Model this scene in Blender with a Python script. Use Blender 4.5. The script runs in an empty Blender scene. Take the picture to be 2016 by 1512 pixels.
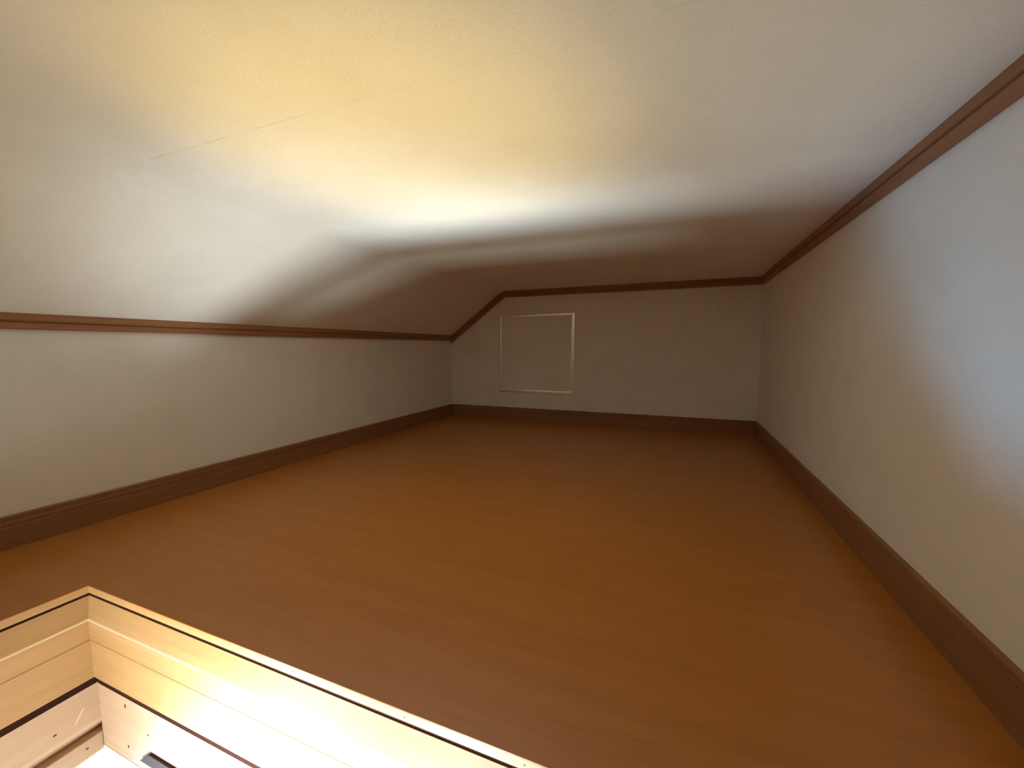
import bpy, bmesh, math
from mathutils import Matrix, Vector

# ------------------------------------------------------------------ camera
scene = bpy.context.scene
COL = scene.collection

YAW, PITCH, ROLL, FPX = -0.38346, -0.08937, -0.00187, 806.98
CAM_Z = 0.437
cd = bpy.data.cameras.new('camera')
cd.sensor_fit = 'HORIZONTAL'
cd.sensor_width = 36.0
cd.lens = FPX / 2016.0 * 36.0
cd.clip_start = 0.01
cam = bpy.data.objects.new('camera', cd)
COL.objects.link(cam)
fw = Vector((math.sin(YAW) * math.cos(PITCH), math.cos(YAW) * math.cos(PITCH), math.sin(PITCH)))
rt = Vector((math.cos(YAW), -math.sin(YAW), 0))
up = rt.cross(fw)
r2 = math.cos(ROLL) * rt + math.sin(ROLL) * up
u2 = -math.sin(ROLL) * rt + math.cos(ROLL) * up
M = Matrix((r2, u2, -fw)).transposed().to_4x4()
M.translation = (0, 0, CAM_Z)
cam.matrix_world = M
scene.camera = cam

# ------------------------------------------------------------------ world, lights, exposure
w = bpy.data.worlds.new('world')
scene.world = w
w.use_nodes = True
bg = w.node_tree.nodes['Background']
bg.inputs['Color'].default_value = (0.75, 0.87, 1.0, 1)
bg.inputs['Strength'].default_value = 0.3

scene.view_settings.view_transform = 'Standard'
scene.view_settings.look = 'None'
scene.view_settings.gamma = 1.0
scene.view_settings.exposure = 0.05
scene.view_settings.use_curve_mapping = False


def aim(o, target):
    d = Vector(target) - o.location
    o.rotation_euler = d.to_track_quat('-Z', 'Y').to_euler()


# daylight through the tall window of the room under the loft (behind the camera)
WIN_X0, WIN_X1, WIN_Z0, WIN_Z1, WIN_Y = -0.50, 0.32, -2.25, -1.75, -2.40
ld = bpy.data.lights.new('window_daylight', 'AREA')
ld.shape = 'RECTANGLE'
ld.size = WIN_X1 - WIN_X0
ld.size_y = WIN_Z1 - WIN_Z0
ld.energy = 98
ld.color = (0.90, 1.0, 0.86)
lo = bpy.data.objects.new('window_daylight', ld)
lo.location = ((WIN_X0 + WIN_X1) / 2, WIN_Y - 0.04, (WIN_Z0 + WIN_Z1) / 2)
COL.objects.link(lo)
aim(lo, lo.location + Vector((0, 1, 0)))

# blue area light added in an unseen side opening for the right wall
SW_Y0, SW_Y1, SW_Z0, SW_Z1, SW_X = -1.60, -0.90, -1.80, -1.10, -2.20
lb = bpy.data.lights.new('added_side_light', 'AREA')
lb.shape = 'RECTANGLE'
lb.size = SW_Y1 - SW_Y0
lb.size_y = SW_Z1 - SW_Z0
lb.energy = 97
lb.color = (0.22, 0.58, 1.0)
lbo = bpy.data.objects.new('added_side_light', lb)
lbo.location = (SW_X - 0.04, (SW_Y0 + SW_Y1) / 2, (SW_Z0 + SW_Z1) / 2)
COL.objects.link(lbo)
aim(lbo, lbo.location + Vector((1, 0, 0)))


def spot(name, loc, target, deg, watts, color, radius):
    l = bpy.data.lights.new(name, 'SPOT')
    l.energy = watts
    l.color = color
    l.spot_size = math.radians(deg)
    l.spot_blend = 1.0
    l.shadow_soft_size = radius
    o = bpy.data.objects.new(name, l)
    o.location = loc
    COL.objects.link(o)
    aim(o, target)


# warm lamp inferred under the hatch, plus unseen spots added to fit brightness
LAMP = (-0.45, -0.22, -0.68)
spot('warm_reflector_lamp', LAMP, (-0.44, 0.60, 0.775), 30, 57, (1.0, 0.66, 0.15), 0.07)
spot('white_fit_spot', LAMP, (-0.65, 0.3756, -0.08), 48, 80, (0.86, 0.96, 0.98), 0.11)  # added lobe for the far boards and the pale ceiling band
spot('narrow_whitening_spot', LAMP, (-0.45, 0.3756, -0.30), 51, 200, (0.78, 0.93, 1.0), 0.11)  # added lobe that whitens the far boards
spot('wide_fill_spot', LAMP, (-0.45, 0.3756, -0.20), 92, 40, (0.92, 0.90, 0.76), 0.11)  # added broad fill, not a separate lamp

scene.cycles.max_bounces = 16
scene.cycles.diffuse_bounces = 14

# ------------------------------------------------------------------ measures (metres)
XL, XR, YB, YF = -1.346, 0.3713, 2.2962, -1.10       # attic walls
ZC = 0.7705                                          # flat ceiling
ZK = 0.5025                                          # top of the knee wall
XCR = -0.984                                         # crease between flat and sloping ceiling
HX0, HX1, HY0, HY1 = -0.9963, -0.075, -0.27, 0.3756  # hatch opening
BB = 0.073                                           # baseboard height
LZC, LZF = -0.36, -2.75                              # ceiling and floor of the room below
LX0, LX1, LY0, LY1 = -2.2, 1.3, WIN_Y, 1.4


# ------------------------------------------------------------------ helpers
def mesh(name, verts, faces, mat, parent=None, smooth=False):
    me = bpy.data.meshes.new(name)
    me.from_pydata([tuple(v) for v in verts], [], faces)
    bm = bmesh.new()
    bm.from_mesh(me)
    bmesh.ops.remove_doubles(bm, verts=bm.verts, dist=1e-6)
    bmesh.ops.recalc_face_normals(bm, faces=bm.faces)
    bm.to_mesh(me)
    bm.free()
    me.materials.append(mat)
    o = bpy.data.objects.new(name, me)
    COL.objects.link(o)
    if parent is not None:
        o.parent = parent
        o.matrix_parent_inverse = parent.matrix_world.inverted()
    return o


def tag(o, label=None, category=None, kind=None, group=None):
    if label:
        o['label'] = label
    if category:
        o['category'] = category
    if kind:
        o['kind'] = kind
    if group:
        o['group'] = group
    return o


def struct(o, label, category):
    return tag(o, label, category, 'structure')


BOXF = [(0, 1, 2, 3), (4, 7, 6, 5), (0, 4, 5, 1), (1, 5, 6, 2), (2, 6, 7, 3), (3, 7, 4, 0)]


def boxv(x0, x1, y0, y1, z0, z1):
    return [(x0, y0, z0), (x1, y0, z0), (x1, y1, z0), (x0, y1, z0),
            (x0, y0, z1), (x1, y0, z1), (x1, y1, z1), (x0, y1, z1)]


def box(name, x0, x1, y0, y1, z0, z1, mat, parent=None, bevel=0.0):
    o = mesh(name, boxv(x0, x1, y0, y1, z0, z1), BOXF, mat, parent)
    if bevel:
        m = o.modifiers.new('bevel', 'BEVEL')
        m.width = bevel
        m.segments = 2
    return o


def loft(name, rings, mat, parent=None):
    """closed tube through rings of equal length, capped at both ends"""
    n = len(rings[0])
    v = [p for r in rings for p in r]
    f = []
    for k in range(len(rings) - 1):
        for i in range(n):
            j = (i + 1) % n
            f.append((k * n + i, k * n + j, (k + 1) * n + j, (k + 1) * n + i))
    f.append(tuple(range(n)))
    f.append(tuple((len(rings) - 1) * n + i for i in range(n)))
    return mesh(name, v, f, mat, parent)


def ring_slab(name, outer, inner, z0, z1, mat, parent=None):
    """rectangular slab with a rectangular hole"""
    X0, X1, Y0, Y1 = outer
    x0, x1, y0, y1 = inner
    v = []
    for z in (z0, z1):
        v += [(X0, Y0, z), (X1, Y0, z), (X1, Y1, z), (X0, Y1, z),
              (x0, y0, z), (x1, y0, z), (x1, y1, z), (x0, y1, z)]
    f = []
    for i in range(4):
        j = (i + 1) % 4
        f.append((i, j, 4 + j, 4 + i))
        f.append((8 + i, 12 + i, 12 + j, 8 + j))
        f.append((i, 8 + i, 8 + j, j))
        f.append((4 + i, 4 + j, 12 + j, 12 + i))
    return mesh(name, v, f, mat, parent)


# ------------------------------------------------------------------ materials
def new_mat(name):
    m = bpy.data.materials.new(name)
    m.use_nodes = True
    nt = m.node_tree
    return m, nt, nt.nodes['Principled BSDF']


def node(nt, t, **kw):
    n = nt.nodes.new(t)
    for k, v in kw.items():
        setattr(n, k, v)
    return n


def coords(nt, scale):
    tc = node(nt, 'ShaderNodeTexCoord')
    mp = node(nt, 'ShaderNodeMapping')
    mp.inputs['Scale'].default_value = scale
    nt.links.new(tc.outputs['Object'], mp.inputs['Vector'])
    return tc, mp


def wallpaper(name, col, seam_y=None):
    m, nt, b = new_mat(name)
    b.inputs['Roughness'].default_value = 0.85
    b.inputs['Specular IOR Level'].default_value = 0.15
    tc, mp = coords(nt, (1, 1, 1))
    n1 = node(nt, 'ShaderNodeTexNoise')
    n1.inputs['Scale'].default_value = 420
    n1.inputs['Detail'].default_value = 3
    n2 = node(nt, 'ShaderNodeTexNoise')
    n2.inputs['Scale'].default_value = 9
    n2.inputs['Detail'].default_value = 4
    nt.links.new(mp.outputs[0], n1.inputs['Vector'])
    nt.links.new(mp.outputs[0], n2.inputs['Vector'])
    # woven relief
    tv = node(nt, 'ShaderNodeTexVoronoi')
    tv.inputs['Scale'].default_value = 330
    nt.links.new(mp.outputs[0], tv.inputs['Vector'])
    add = node(nt, 'ShaderNodeMath', operation='ADD')
    nt.links.new(n1.outputs['Fac'], add.inputs[0])
    nt.links.new(tv.outputs['Distance'], add.inputs[1])
    bp = node(nt, 'ShaderNodeBump')
    bp.inputs['Strength'].default_value = 0.32
    bp.inputs['Distance'].default_value = 0.0012
    nt.links.new(add.outputs[0], bp.inputs['Height'])
    nt.links.new(bp.outputs[0], b.inputs['Normal'])
    cr = node(nt, 'ShaderNodeValToRGB')
    cr.color_ramp.elements[0].position = 0.3
    cr.color_ramp.elements[1].position = 0.7
    cr.color_ramp.elements[0].color = (col[0] * .92, col[1] * .915, col[2] * .90, 1)
    cr.color_ramp.elements[1].color = (*col, 1)
    mx0 = node(nt, 'ShaderNodeMath', operation='MULTIPLY_ADD')
    mx0.inputs[1].default_value = 0.6
    nt.links.new(n2.outputs['Fac'], mx0.inputs[0])
    hm = node(nt, 'ShaderNodeMath', operation='MULTIPLY')
    hm.inputs[1].default_value = 0.4
    nt.links.new(n1.outputs['Fac'], hm.inputs[0])
    nt.links.new(hm.outputs[0], mx0.inputs[2])
    nt.links.new(mx0.outputs[0], cr.inputs['Fac'])
    out = cr.outputs['Color']
    if seam_y is not None:
        sp = node(nt, 'ShaderNodeSeparateXYZ')
        nt.links.new(tc.outputs['Object'], sp.inputs[0])
        wob = node(nt, 'ShaderNodeTexNoise')
        wob.inputs['Scale'].default_value = 7
        nt.links.new(tc.outputs['Object'], wob.inputs['Vector'])
        wm = node(nt, 'ShaderNodeMath', operation='MULTIPLY_ADD')
        wm.inputs[1].default_value = 0.006
        wm.inputs[2].default_value = -0.003 - seam_y
        nt.links.new(wob.outputs['Fac'], wm.inputs[0])
        d = node(nt, 'ShaderNodeMath', operation='ADD')
        nt.links.new(sp.outputs['Y'], d.inputs[0])
        nt.links.new(wm.outputs[0], d.inputs[1])
        ab = node(nt, 'ShaderNodeMath', operation='ABSOLUTE')
        nt.links.new(d.outputs[0], ab.inputs[0])
        mr = node(nt, 'ShaderNodeMapRange')
        mr.inputs['From Min'].default_value = 0.0
        mr.inputs['From Max'].default_value = 0.0013
        mr.inputs['To Min'].default_value = 1.0
        mr.inputs['To Max'].default_value = 0.0
        nt.links.new(ab.outputs[0], mr.inputs['Value'])
        br = node(nt, 'ShaderNodeTexNoise')
        br.inputs['Scale'].default_value = 6
        br.inputs['Detail'].default_value = 5
        nt.links.new(tc.outputs['Object'], br.inputs['Vector'])
        mr2 = node(nt, 'ShaderNodeMapRange')
        mr2.inputs['From Min'].default_value = 0.38
        mr2.inputs['From Max'].default_value = 0.62
        mr2.inputs['To Min'].default_value = 0.0
        mr2.inputs['To Max'].default_value = 0.62
        nt.links.new(br.outputs['Fac'], mr2.inputs['Value'])
        mu = node(nt, 'ShaderNodeMath', operation='MULTIPLY')
        nt.links.new(mr.outputs[0], mu.inputs[0])
        nt.links.new(mr2.outputs[0], mu.inputs[1])
        ex = node(nt, 'ShaderNodeMapRange')
        ex.inputs['From Min'].default_value = -0.985
        ex.inputs['From Max'].default_value = -0.90
        nt.links.new(sp.outputs['X'], ex.inputs['Value'])
        mu2 = node(nt, 'ShaderNodeMath', operation='MULTIPLY')
        nt.links.new(mu.outputs[0], mu2.inputs[0])
        nt.links.new(ex.outputs[0], mu2.inputs[1])
        mu = mu2
        mx = node(nt, 'ShaderNodeMix', data_type='RGBA')
        nt.links.new(mu.outputs[0], mx.inputs['Factor'])
        nt.links.new(out, mx.inputs[6])
        mx.inputs[7].default_value = (col[0] * .45, col[1] * .38, col[2] * .3, 1)
        out = mx.outputs[2]
    nt.links.new(out, b.inputs['Base Color'])
    return m


def wood(name, c0, c1, axis='X', rough=0.45, fine=60.0, spec=0.4, bump=0.05, contrast=(0.3, 0.7), pore=0.25):
    m, nt, b = new_mat(name)
    b.inputs['Roughness'].default_value = rough
    b.inputs['Specular IOR Level'].default_value = spec
    s = {'X': (1.6, fine, fine), 'Y': (fine, 1.6, fine), 'Z': (fine, fine, 1.6)}[axis]
    tc, mp = coords(nt, s)
    n1 = node(nt, 'ShaderNodeTexNoise')
    n1.inputs['Scale'].default_value = 1.0
    n1.inputs['Detail'].default_value = 6
    n1.inputs['Roughness'].default_value = 0.6
    n1.inputs['Distortion'].default_value = 0.6
    nt.links.new(mp.outputs[0], n1.inputs['Vector'])
    cr = node(nt, 'ShaderNodeValToRGB')
    cr.color_ramp.elements[0].position = contrast[0]
    cr.color_ramp.elements[1].position = contrast[1]
    cr.color_ramp.elements[0].color = (*c0, 1)
    cr.color_ramp.elements[1].color = (*c1, 1)
    nt.links.new(n1.outputs['Fac'], cr.inputs['Fac'])
    # short dark pores
    s2 = tuple(v * 5.0 if v > 2 else v * 9.0 for v in s)
    mp2 = node(nt, 'ShaderNodeMapping')
    mp2.inputs['Scale'].default_value = s2
    nt.links.new(tc.outputs['Object'], mp2.inputs['Vector'])
    n2 = node(nt, 'ShaderNodeTexNoise')
    n2.inputs['Scale'].default_value = 1.0
    n2.inputs['Detail'].default_value = 2
    nt.links.new(mp2.outputs[0], n2.inputs['Vector'])
    pr = node(nt, 'ShaderNodeMapRange')
    pr.inputs['From Min'].default_value = 0.56
    pr.inputs['From Max'].default_value = 0.70
    pr.inputs['To Min'].default_value = 0.0
    pr.inputs['To Max'].default_value = pore
    nt.links.new(n2.outputs['Fac'], pr.inputs['Value'])
    mx = node(nt, 'ShaderNodeMix', data_type='RGBA')
    nt.links.new(pr.outputs[0], mx.inputs['Factor'])
    nt.links.new(cr.outputs['Color'], mx.inputs[6])
    mx.inputs[7].default_value = (c0[0] * .5, c0[1] * .45, c0[2] * .4, 1)
    nt.links.new(mx.outputs[2], b.inputs['Base Color'])
    bp = node(nt, 'ShaderNodeBump')
    bp.inputs['Strength'].default_value = bump
    bp.inputs['Distance'].default_value = 0.001
    nt.links.new(n2.outputs['Fac'], bp.inputs['Height'])
    nt.links.new(bp.outputs[0], b.inputs['Normal'])
    return m


def plain(name, col, rough=0.5, metal=0.0, spec=0.4, var=0.06, scale=60):
    m, nt, b = new_mat(name)
    b.inputs['Roughness'].default_value = rough
    b.inputs['Metallic'].default_value = metal
    b.inputs['Specular IOR Level'].default_value = spec
    tc, mp = coords(nt, (1, 1, 1))
    n1 = node(nt, 'ShaderNodeTexNoise')
    n1.inputs['Scale'].default_value = scale
    nt.links.new(mp.outputs[0], n1.inputs['Vector'])
    cr = node(nt, 'ShaderNodeValToRGB')
    cr.color_ramp.elements[0].color = tuple(c * (1 - var) for c in col) + (1,)
    cr.color_ramp.elements[1].color = tuple(min(1, c * (1 + var)) for c in col) + (1,)
    nt.links.new(n1.outputs['Fac'], cr.inputs['Fac'])
    nt.links.new(cr.outputs['Color'], b.inputs['Base Color'])
    return m


PAPER = (0.895, 0.89, 0.84)
M_PAPER = wallpaper('cream_wallpaper', PAPER)
M_CEIL = wallpaper('cream_ceiling_wallpaper', PAPER, seam_y=0.465)
M_FLOOR = wood('brown_floor_laminate', (0.44, 0.165, 0.027), (0.51, 0.205, 0.037), 'X', rough=0.32, fine=34,
               spec=0.85, bump=0.03, pore=0.20)
TR0, TR1 = (0.235, 0.105, 0.042), (0.345, 0.160, 0.068)
CR0, CR1 = (0.28, 0.128, 0.058), (0.40, 0.19, 0.09)
M_CRX = wood('brown_crown_x', CR0, CR1, 'X', rough=0.5, fine=90)
M_CRY = wood('brown_crown_y', CR0, CR1, 'Y', rough=0.5, fine=90)
M_TRX = wood('brown_trim_x', TR0, TR1, 'X', rough=0.5, fine=90)
M_TRY = wood('brown_trim_y', TR0, TR1, 'Y', rough=0.5, fine=90)
P0, P1 = (0.38, 0.205, 0.080), (0.46, 0.265, 0.115)
M_PX = wood('pale_wood_x', P0, P1, 'X', rough=0.45, fine=45, pore=0.18)
M_PY = wood('pale_wood_y', P0, P1, 'Y', rough=0.45, fine=45, pore=0.18)
C0, C1 = (0.48, 0.315, 0.215), (0.58, 0.395, 0.28)
M_CX = wood('pale_pine_x', C0, C1, 'X', rough=0.5, fine=30, pore=0.12)
M_CY = wood('pale_pine_y', C0, C1, 'Y', rough=0.5, fine=30, pore=0.12)
M_GAP = plain('dark_gap', (0.036, 0.012, 0.009), 0.9, spec=0.05)
M_EDGE = plain('ledge_highlight_band', (0.74, 0.53, 0.33), 0.45, var=0.04)  # highlight of the lit ledge put into a paler colour
M_WHITE = plain('white_paint', (0.88, 0.87, 0.84), 0.5, var=0.02)
M_NAIL = plain('dark_nail', (0.06, 0.04, 0.03), 0.5)
M_RAIL = plain('grey_brown_rail', (0.075, 0.052, 0.048), 0.7, 0.0, spec=0.2)
M_FRAME = plain('silver_frame', (0.95, 0.93, 0.88), 0.24, 0.85, spec=0.6, var=0.03)
M_SCR = plain('scratch_pale', (0.85, 0.72, 0.58), 0.6)
M_LOW = plain('lower_room_paint', (0.82, 0.80, 0.76), 0.8, spec=0.1, var=0.02)
M_LOWF = wood('lower_room_floorboards', (0.42, 0.27, 0.14), (0.52, 0.35, 0.19), 'X', rough=0.5, fine=20)

T = 0.06
# ------------------------------------------------------------------ attic shell
struct(box('wall_back', XL - T, XR + T, YB, YB + T, -0.3, ZC + T, M_PAPER),
       'cream papered end wall with a square access panel', 'wall')
struct(box('wall_right', XR, XR + T, YF, YB, -0.3, ZC + T, M_PAPER),
       'cream papered full-height side wall under the flat ceiling', 'wall')
struct(box('wall_left', XL - T, XL, YF, YB, -0.3, ZK + 0.02, M_PAPER),
       'low cream papered knee wall under the sloping ceiling', 'wall')
struct(box('wall_front', XL - T, XR + T, YF - T, YF, -0.3, ZC + T, M_PAPER),
       'cream papered wall behind the floor hatch', 'wall')

# ceiling: flat part and slope in one solid, with a gently rounded crease
SL = (ZC - ZK) / (XCR - XL)
prof = [(XL - T, ZK - T * SL), (XCR - 0.03, ZC - 0.03 * SL), (XCR - 0.008, ZC - 0.0085), (XCR + 0.010, ZC - 0.0022),
        (XCR + 0.035, ZC), (XR + T, ZC), (XR + T, ZC + T + 0.02), (XCR - 0.02, ZC + T + 0.02), (XL - T, ZK + T)]
struct(loft('ceiling', [[(x, y, z) for x, z in prof] for y in (YF - T, YB + T)], M_CEIL),
       'cream papered ceiling, flat with one side sloping down', 'ceiling')

# floor laminate and the solid base under it, both open at the hatch
fl = ring_slab('floor', (XL, XR, YF, YB), (HX0, HX1, HY0, HY1), -0.0014, 0.0, M_FLOOR)
bv = fl.modifiers.new('bevel', 'BEVEL')
bv.width = 0.0005
bv.segments = 2
bv.limit_method = 'ANGLE'
struct(fl, 'brown wood-grain laminate floor around the hatch opening', 'floor')
E = 0.034
struct(ring_slab('floor_base', (XL - T, XR + T, YF - T, YB + T), (HX0 - E, HX1 + E, HY0 - E, HY1 + E), LZC + 0.03,
                 -0.0016, M_GAP),
       'solid floor build-up under the brown laminate', 'floor')

# ------------------------------------------------------------------ ceiling trim and baseboards
CH = 0.0375
# (a = out from the wall, b = down from the top edge)
CROWN = [(0, 0), (0.015, 0), (0.0155, 0.016), (0.0135, 0.0172), (0.0095, 0.0175), (0.0095, 0.0205), (0.0125, 0.021),
         (0.0125, 0.0345), (0.0105, CH), (0, CH)]
BASE = [(0, 0), (0.0085, 0), (0.0098, -0.0015), (0.0098, -0.019), (0.0078, -0.0205), (0.0078, -0.0225),
        (0.0092, -0.024), (0.0092, -BB), (0, -BB)]

KH = 0.0275 / CH
tr = loft('trim_1', [[(XL + a, y if y == YF else YB - a, ZK + a * SL * (1 - b / CH) + 0.003 * b / CH - b * KH) for a, b in CROWN] for y in (YF, YB)], M_CRY)
struct(tr, 'brown grooved ceiling trim along the low knee wall', 'trim')
tr = loft('trim_2', [[(XR - a, y if y == YF else YB - a, ZC - b) for a, b in CROWN] for y in (YF, YB)], M_CRY)
struct(tr, 'brown grooved ceiling trim along the full-height side wall', 'trim')
# back wall, sloping piece and level piece mitred at the crease
ang = math.atan(SL)


def slope_z(x, b):
    return ZK + (x - XL) * SL - b / math.cos(ang)


def crease(b):
    # where the lines offset by b meet
    x = XL + (ZC - b - ZK + b / math.cos(ang)) / SL
    return x, ZC - b


tr = loft('trim_3', [[(XL + a, YB - a, slope_z(XL + a, b * .95)) for a, b in CROWN],
                     [(crease(b)[0], YB - a, crease(b)[1]) for a, b in CROWN]], M_CRX)
struct(tr, 'short brown ceiling trim climbing the slope on the end wall', 'trim')
tr = loft('trim_4', [[(crease(b)[0], YB - a, crease(b)[1]) for a, b in CROWN],
                     [(XR - a, YB - a, ZC - b) for a, b in CROWN]], M_CRX)
struct(tr, 'level brown ceiling trim above the access panel', 'trim')

o = loft('baseboard_left', [[(XL + a, y if y == YF else YB - a, BB + b) for a, b in BASE] for y in (YF, YB)], M_TRY)
struct(o, 'brown baseboard along the low knee wall', 'baseboard')
o = loft('baseboard_right', [[(XR - a, y if y == YF else YB - a, BB + b) for a, b in BASE] for y in (YF, YB)], M_TRY)
struct(o, 'brown baseboard along the full-height side wall', 'baseboard')
o = loft('baseboard_back', [[(XL + a, YB - a, BB + b) for a, b in BASE],
                            [(XR - a, YB - a, BB + b) for a, b in BASE]], M_TRX)
struct(o, 'brown baseboard along the end wall below the access panel', 'baseboard')
o = loft('baseboard_front', [[(XL + 0.01, YF + a, BB + b) for a, b in BASE],
                             [(XR - 0.01, YF + a, BB + b) for a, b in BASE]], M_TRX)
struct(o, 'brown baseboard along the wall behind the hatch', 'baseboard')

# ------------------------------------------------------------------ access panel on the end wall
PX0, PX1, PZ0, PZ1 = -1.0095, -0.5436, 0.1658, 0.6350
PC = ((PX0 + PX1) / 2, YB, PZ0)
ap = bpy.data.objects.new('access_panel', None)
ap.location = PC
COL.objects.link(ap)
bpy.context.view_layer.update()
tag(ap, 'square access panel with thin pale metal frame on the end wall', 'access panel')
# frame section: u = from the outer edge inwards, v = out from the wall
FR = [(0, -0.002), (0, 0.004), (0.0015, 0.0062), (0.0062, 0.0068), (0.0080, 0.0045), (0.0085, 0.001), (0.0115, 0.001),
      (0.012, 0.004), (0.0135, 0.0055), (0.0175, 0.0050), (0.0195, 0.0025), (0.0195, -0.002)]


def rail(p, q, inx, inz):
    rings = []
    for (x, z), s in ((p, 1), (q, -1)):
        ring = []
        for u, v in FR:
            if inx == 0:       # horizontal rail
                ring.append((x + s * u, YB - v, z + inz * u))
            else:
                ring.append((x + inx * u, YB - v, z + s * u))
        rings.append(ring)
    return loft('frame_rail', rings, M_FRAME, ap)


rail((PX0, PZ1), (PX1, PZ1), 0, -1)
rail((PX0, PZ0), (PX1, PZ0), 0, 1)
rail((PX0, PZ0), (PX0, PZ1), 1, 0)
rail((PX1, PZ0), (PX1, PZ1), -1, 0)
box('panel_board', PX0 + 0.0205, PX1 - 0.0205, YB - 0.0022, YB + 0.004, PZ0 + 0.0205, PZ1 - 0.0205, M_PAPER, ap, 0.0008)

# ------------------------------------------------------------------ hatch lining
hl = bpy.data.objects.new('hatch_lining', None)
hl.location = ((HX0 + HX1) / 2, (HY0 + HY1) / 2, LZC)
COL.objects.link(hl)
bpy.context.view_layer.update()
tag(hl, 'pale wood lining boards around the floor hatch opening', 'hatch lining')
SIDES = ('far', 'left', 'near', 'right')


def lining(name, side, z0, z1, inset, mats, depth=0.030, prof=None, ends=0.0):
    """one board on one side of the opening; prof = [(out, z)] section of the visible edge"""
    mat = mats[0] if side in ('far', 'near') else mats[1]
    if prof is None:
        prof = [(inset, z1), (inset, z0)]
    sec = [(-depth, z1)] + prof + [(-depth, z0)]
    rings = []
    for e in (0, 1):
        ring = []
        for d, z in sec:
            k = max(d, 0) + ends if d > -0.02 else ends   # square cut at the corners
            k = d if d > -0.02 else 0
            if side == 'far':
                ring.append(((HX0 + d, HX1 - d)[e], HY1 - d, z))
            elif side == 'near':
                ring.append(((HX0 + d, HX1 - d)[e], HY0 + d, z))
            elif side == 'left':
                ring.append((HX0 + d, (HY0 + d, HY1 - d)[e], z))
            else:
                ring.append((HX1 - d, (HY0 + d, HY1 - d)[e], z))
        rings.append(ring)
    return loft(name, rings, mat, hl)


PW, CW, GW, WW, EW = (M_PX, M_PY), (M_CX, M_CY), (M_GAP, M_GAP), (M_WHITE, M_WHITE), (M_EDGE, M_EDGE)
for s in SIDES:
    lining('nosing', s, -0.0140, -0.0015, 0.0, PW)
    lining('shadow_gap', s, -0.0182, -0.0141, -0.0008, GW)
    lining('upper_board', s, -0.0570, -0.0181, 0.0, PW, prof=[(0.0005, -0.0185), (0.0070, -0.0570)])
    lining('ledge_highlight_strip', s, -0.0612, -0.0571, 0.0, EW, prof=[(0.0070, -0.0571), (0.0082, -0.0595), (0.0080, -0.0612)])
    lining('ledge_board', s, -0.0983, -0.0613, 0.0, PW,
           prof=[(0.0078, -0.0613), (0.0078, -0.0983)])
    lining('shadow_gap', s, -0.0993, -0.0984, 0.0070, GW)
    lining('middle_board', s, -0.1735, -0.0994, 0.0, PW,
           prof=[(0.0076, -0.0994), (0.0076, -0.1720), (0.0066, -0.1735)])
    lining('shadow_gap', s, -0.1938 if s in ('far', 'near') else -0.1908, -0.1737, -0.0008, GW)
    if s in ('far', 'near'):
        lining('lower_plank', s, -0.3185, -0.1940, 0.0, CW, prof=[(-0.0005, -0.1940), (0.0, -0.3180), (-0.001, -0.3185)])
        lining('bottom_frame', s, -0.3950, -0.3189, 0.0005, WW)
    else:
        lining('lower_plank', s, -0.2880, -0.1910, 0.0, CW,
               prof=[(-0.0005, -0.1910), (0.0, -0.262), (-0.003, -0.270), (-0.009, -0.278), (-0.016, -0.2875)])
        lining('bottom_frame', s, -0.3270, -0.2882, 0.0, CW,
               prof=[(0.000, -0.2890), (0.0015, -0.2905), (0.0015, -0.3235), (-0.001, -0.3270)])
        lining('casing', s, -0.3950, -0.3275, -0.004, WW)


def dot(x, y, z, rx, rz, face):
    """small nail head or knot lying on a lining board"""
    n = 10
    ring0, ring1 = [], []
    for i in range(n):
        a = 2 * math.pi * i / n
        if face == 'far':
            ring0.append((x + rx * math.cos(a), y + 0.001, z + rz * math.sin(a)))
            ring1.append((x + rx * .8 * math.cos(a), y - 0.0004, z + rz * .8 * math.sin(a)))
        else:
            ring0.append((x - 0.001, y + rx * math.cos(a), z + rz * math.sin(a)))
            ring1.append((x + 0.0004, y + rx * .8 * math.cos(a), z + rz * .8 * math.sin(a)))
    return loft('nail_hole', [ring0, ring1], M_NAIL, hl)


for x, z, rx, rz in ((-0.910, -0.2105, .0020, .0042), (-0.9105, -0.2905, .0022, .0038), (-0.845, -0.243, .0011, .0022)):
    dot(x, HY1, z, rx, rz, 'far')
for px, z in ((-0.478, -0.0075), (-0.2925, -0.0085), (-0.138, -0.008)):
    dot(px, HY1, z, .0013, .0009, 'far')
for px, z in ((-0.476, -0.050), (-0.385, -0.0495)):
    dot(px, HY1 - 0.0005, z, .0011, .0009, 'far')
dot(HX0, 0.314, -0.243, .0032, .0018, 'left')
dot(HX0 + 0.0015, 0.352, -0.305, .0028, .0018, 'left')
# pale scrape on the left plank
mesh('scrape', [(HX0 + 0.0003, 0.3390, -0.2475), (HX0 + 0.0003, 0.3425, -0.2440), (HX0 + 0.0003, 0.3545, -0.2240),
                (HX0 + 0.0003, 0.3515, -0.2260), (HX0 - 0.001, 0.3390, -0.2475), (HX0 - 0.001, 0.3425, -0.2440),
                (HX0 - 0.001, 0.3545, -0.2240), (HX0 - 0.001, 0.3515, -0.2260)],
     [(0, 1, 2, 3), (4, 7, 6, 5), (0, 4, 5, 1), (1, 5, 6, 2), (2, 6, 7, 3), (3, 7, 4, 0)], M_SCR, hl)

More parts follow.
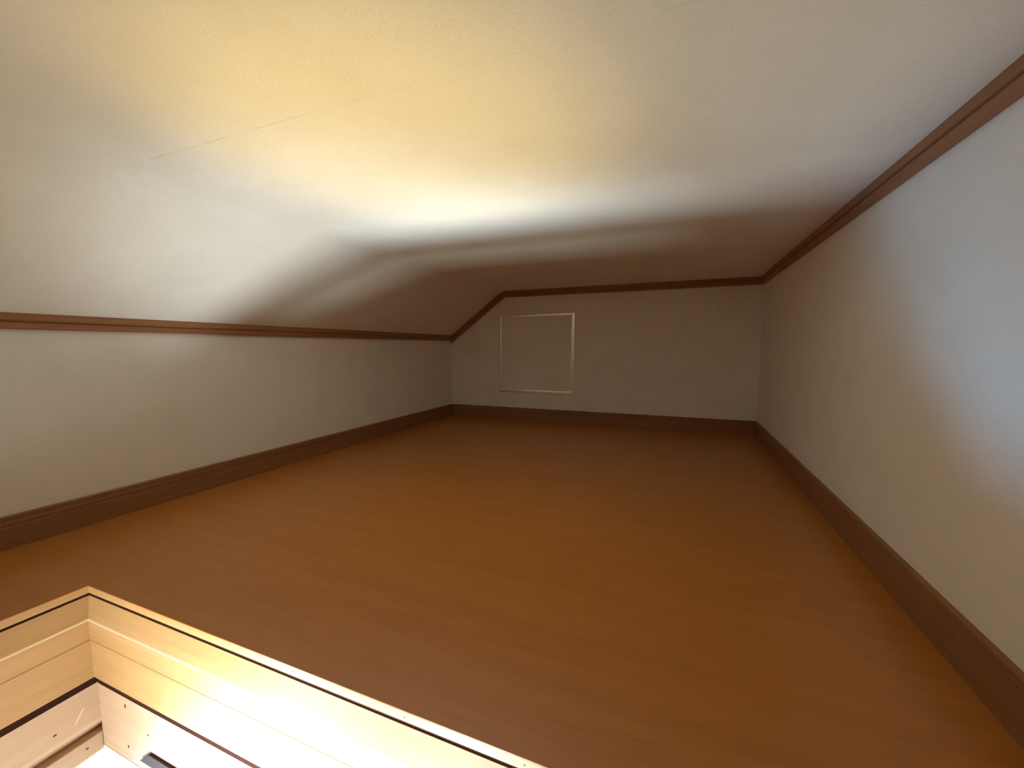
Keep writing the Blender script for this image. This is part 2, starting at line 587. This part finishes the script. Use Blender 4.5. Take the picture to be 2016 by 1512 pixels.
# flat metal stay rail on the far lower plank
hr = mesh('stay_rail', [(-0.868, HY1 - 0.004, -0.2970), (-0.12, HY1 - 0.004, -0.2970), (-0.12, HY1 - 0.004, -0.2755), (-0.8405, HY1 - 0.004, -0.2755),
                        (-0.868, HY1, -0.2970), (-0.12, HY1, -0.2970), (-0.12, HY1, -0.2755), (-0.8405, HY1, -0.2755)],
          [(0, 1, 2, 3), (4, 7, 6, 5), (0, 4, 5, 1), (1, 5, 6, 2), (2, 6, 7, 3), (3, 7, 4, 0)], M_RAIL)
tag(hr, 'grey flat metal rail with slanted end on the hatch lining', 'rail')

# ------------------------------------------------------------------ room under the loft
struct(ring_slab('ceiling_lower', (LX0 - T, LX1 + T, LY0 - T, LY1 + T), (HX0 - 0.02, HX1 + 0.02, HY0 - 0.02, HY1 + 0.02),
                 LZC - 0.02, LZC + 0.028, M_LOW), 'white ceiling of the room below the hatch', 'ceiling')
struct(box('floor_lower', LX0 - T, LX1 + T, LY0 - T, LY1 + T, LZF - T, LZF, M_LOWF), 'light wooden floor of the room below', 'floor')
struct(box('wall_right_lower', LX1, LX1 + T, LY0, LY1, LZF, LZC - 0.02, M_LOW), 'white wall of the room below under the full-height side', 'wall')
struct(box('wall_back_lower', LX0 - T, LX1 + T, LY1, LY1 + T, LZF, LZC - 0.02, M_LOW), 'white end wall of the room below', 'wall')


def window_wall(name, at, outer, hole, label):
    """thick wall with one rectangular window opening; at(u, w, z) places a point"""
    u0, u1, z0, z1 = outer
    a0, a1, b0, b1 = hole
    v, f = [], []
    for k in (0, T):
        v += [at(u0, k, z0), at(u1, k, z0), at(u1, k, z1), at(u0, k, z1),
              at(a0, k, b0), at(a1, k, b0), at(a1, k, b1), at(a0, k, b1)]
    for i in range(4):
        j = (i + 1) % 4
        f += [(i, j, 4 + j, 4 + i), (8 + i, 12 + i, 12 + j, 8 + j), (i, 8 + i, 8 + j, j), (4 + i, 4 + j, 12 + j, 12 + i)]
    struct(mesh(name, v, f, M_LOW), label, 'wall')


window_wall('wall_front_lower', lambda u, k, z: (u, LY0 - k, z), (LX0 - T, LX1 + T, LZF, LZC - .02),
            (WIN_X0, WIN_X1, WIN_Z0, WIN_Z1), 'white wall with a low wide window in the room below')
window_wall('wall_left_lower', lambda u, k, z: (LX0 - k, u, z), (LY0, LY1, LZF, LZC - .02),
            (SW_Y0, SW_Y1, SW_Z0, SW_Z1), 'white side wall of the room below with an opening for the added side light')
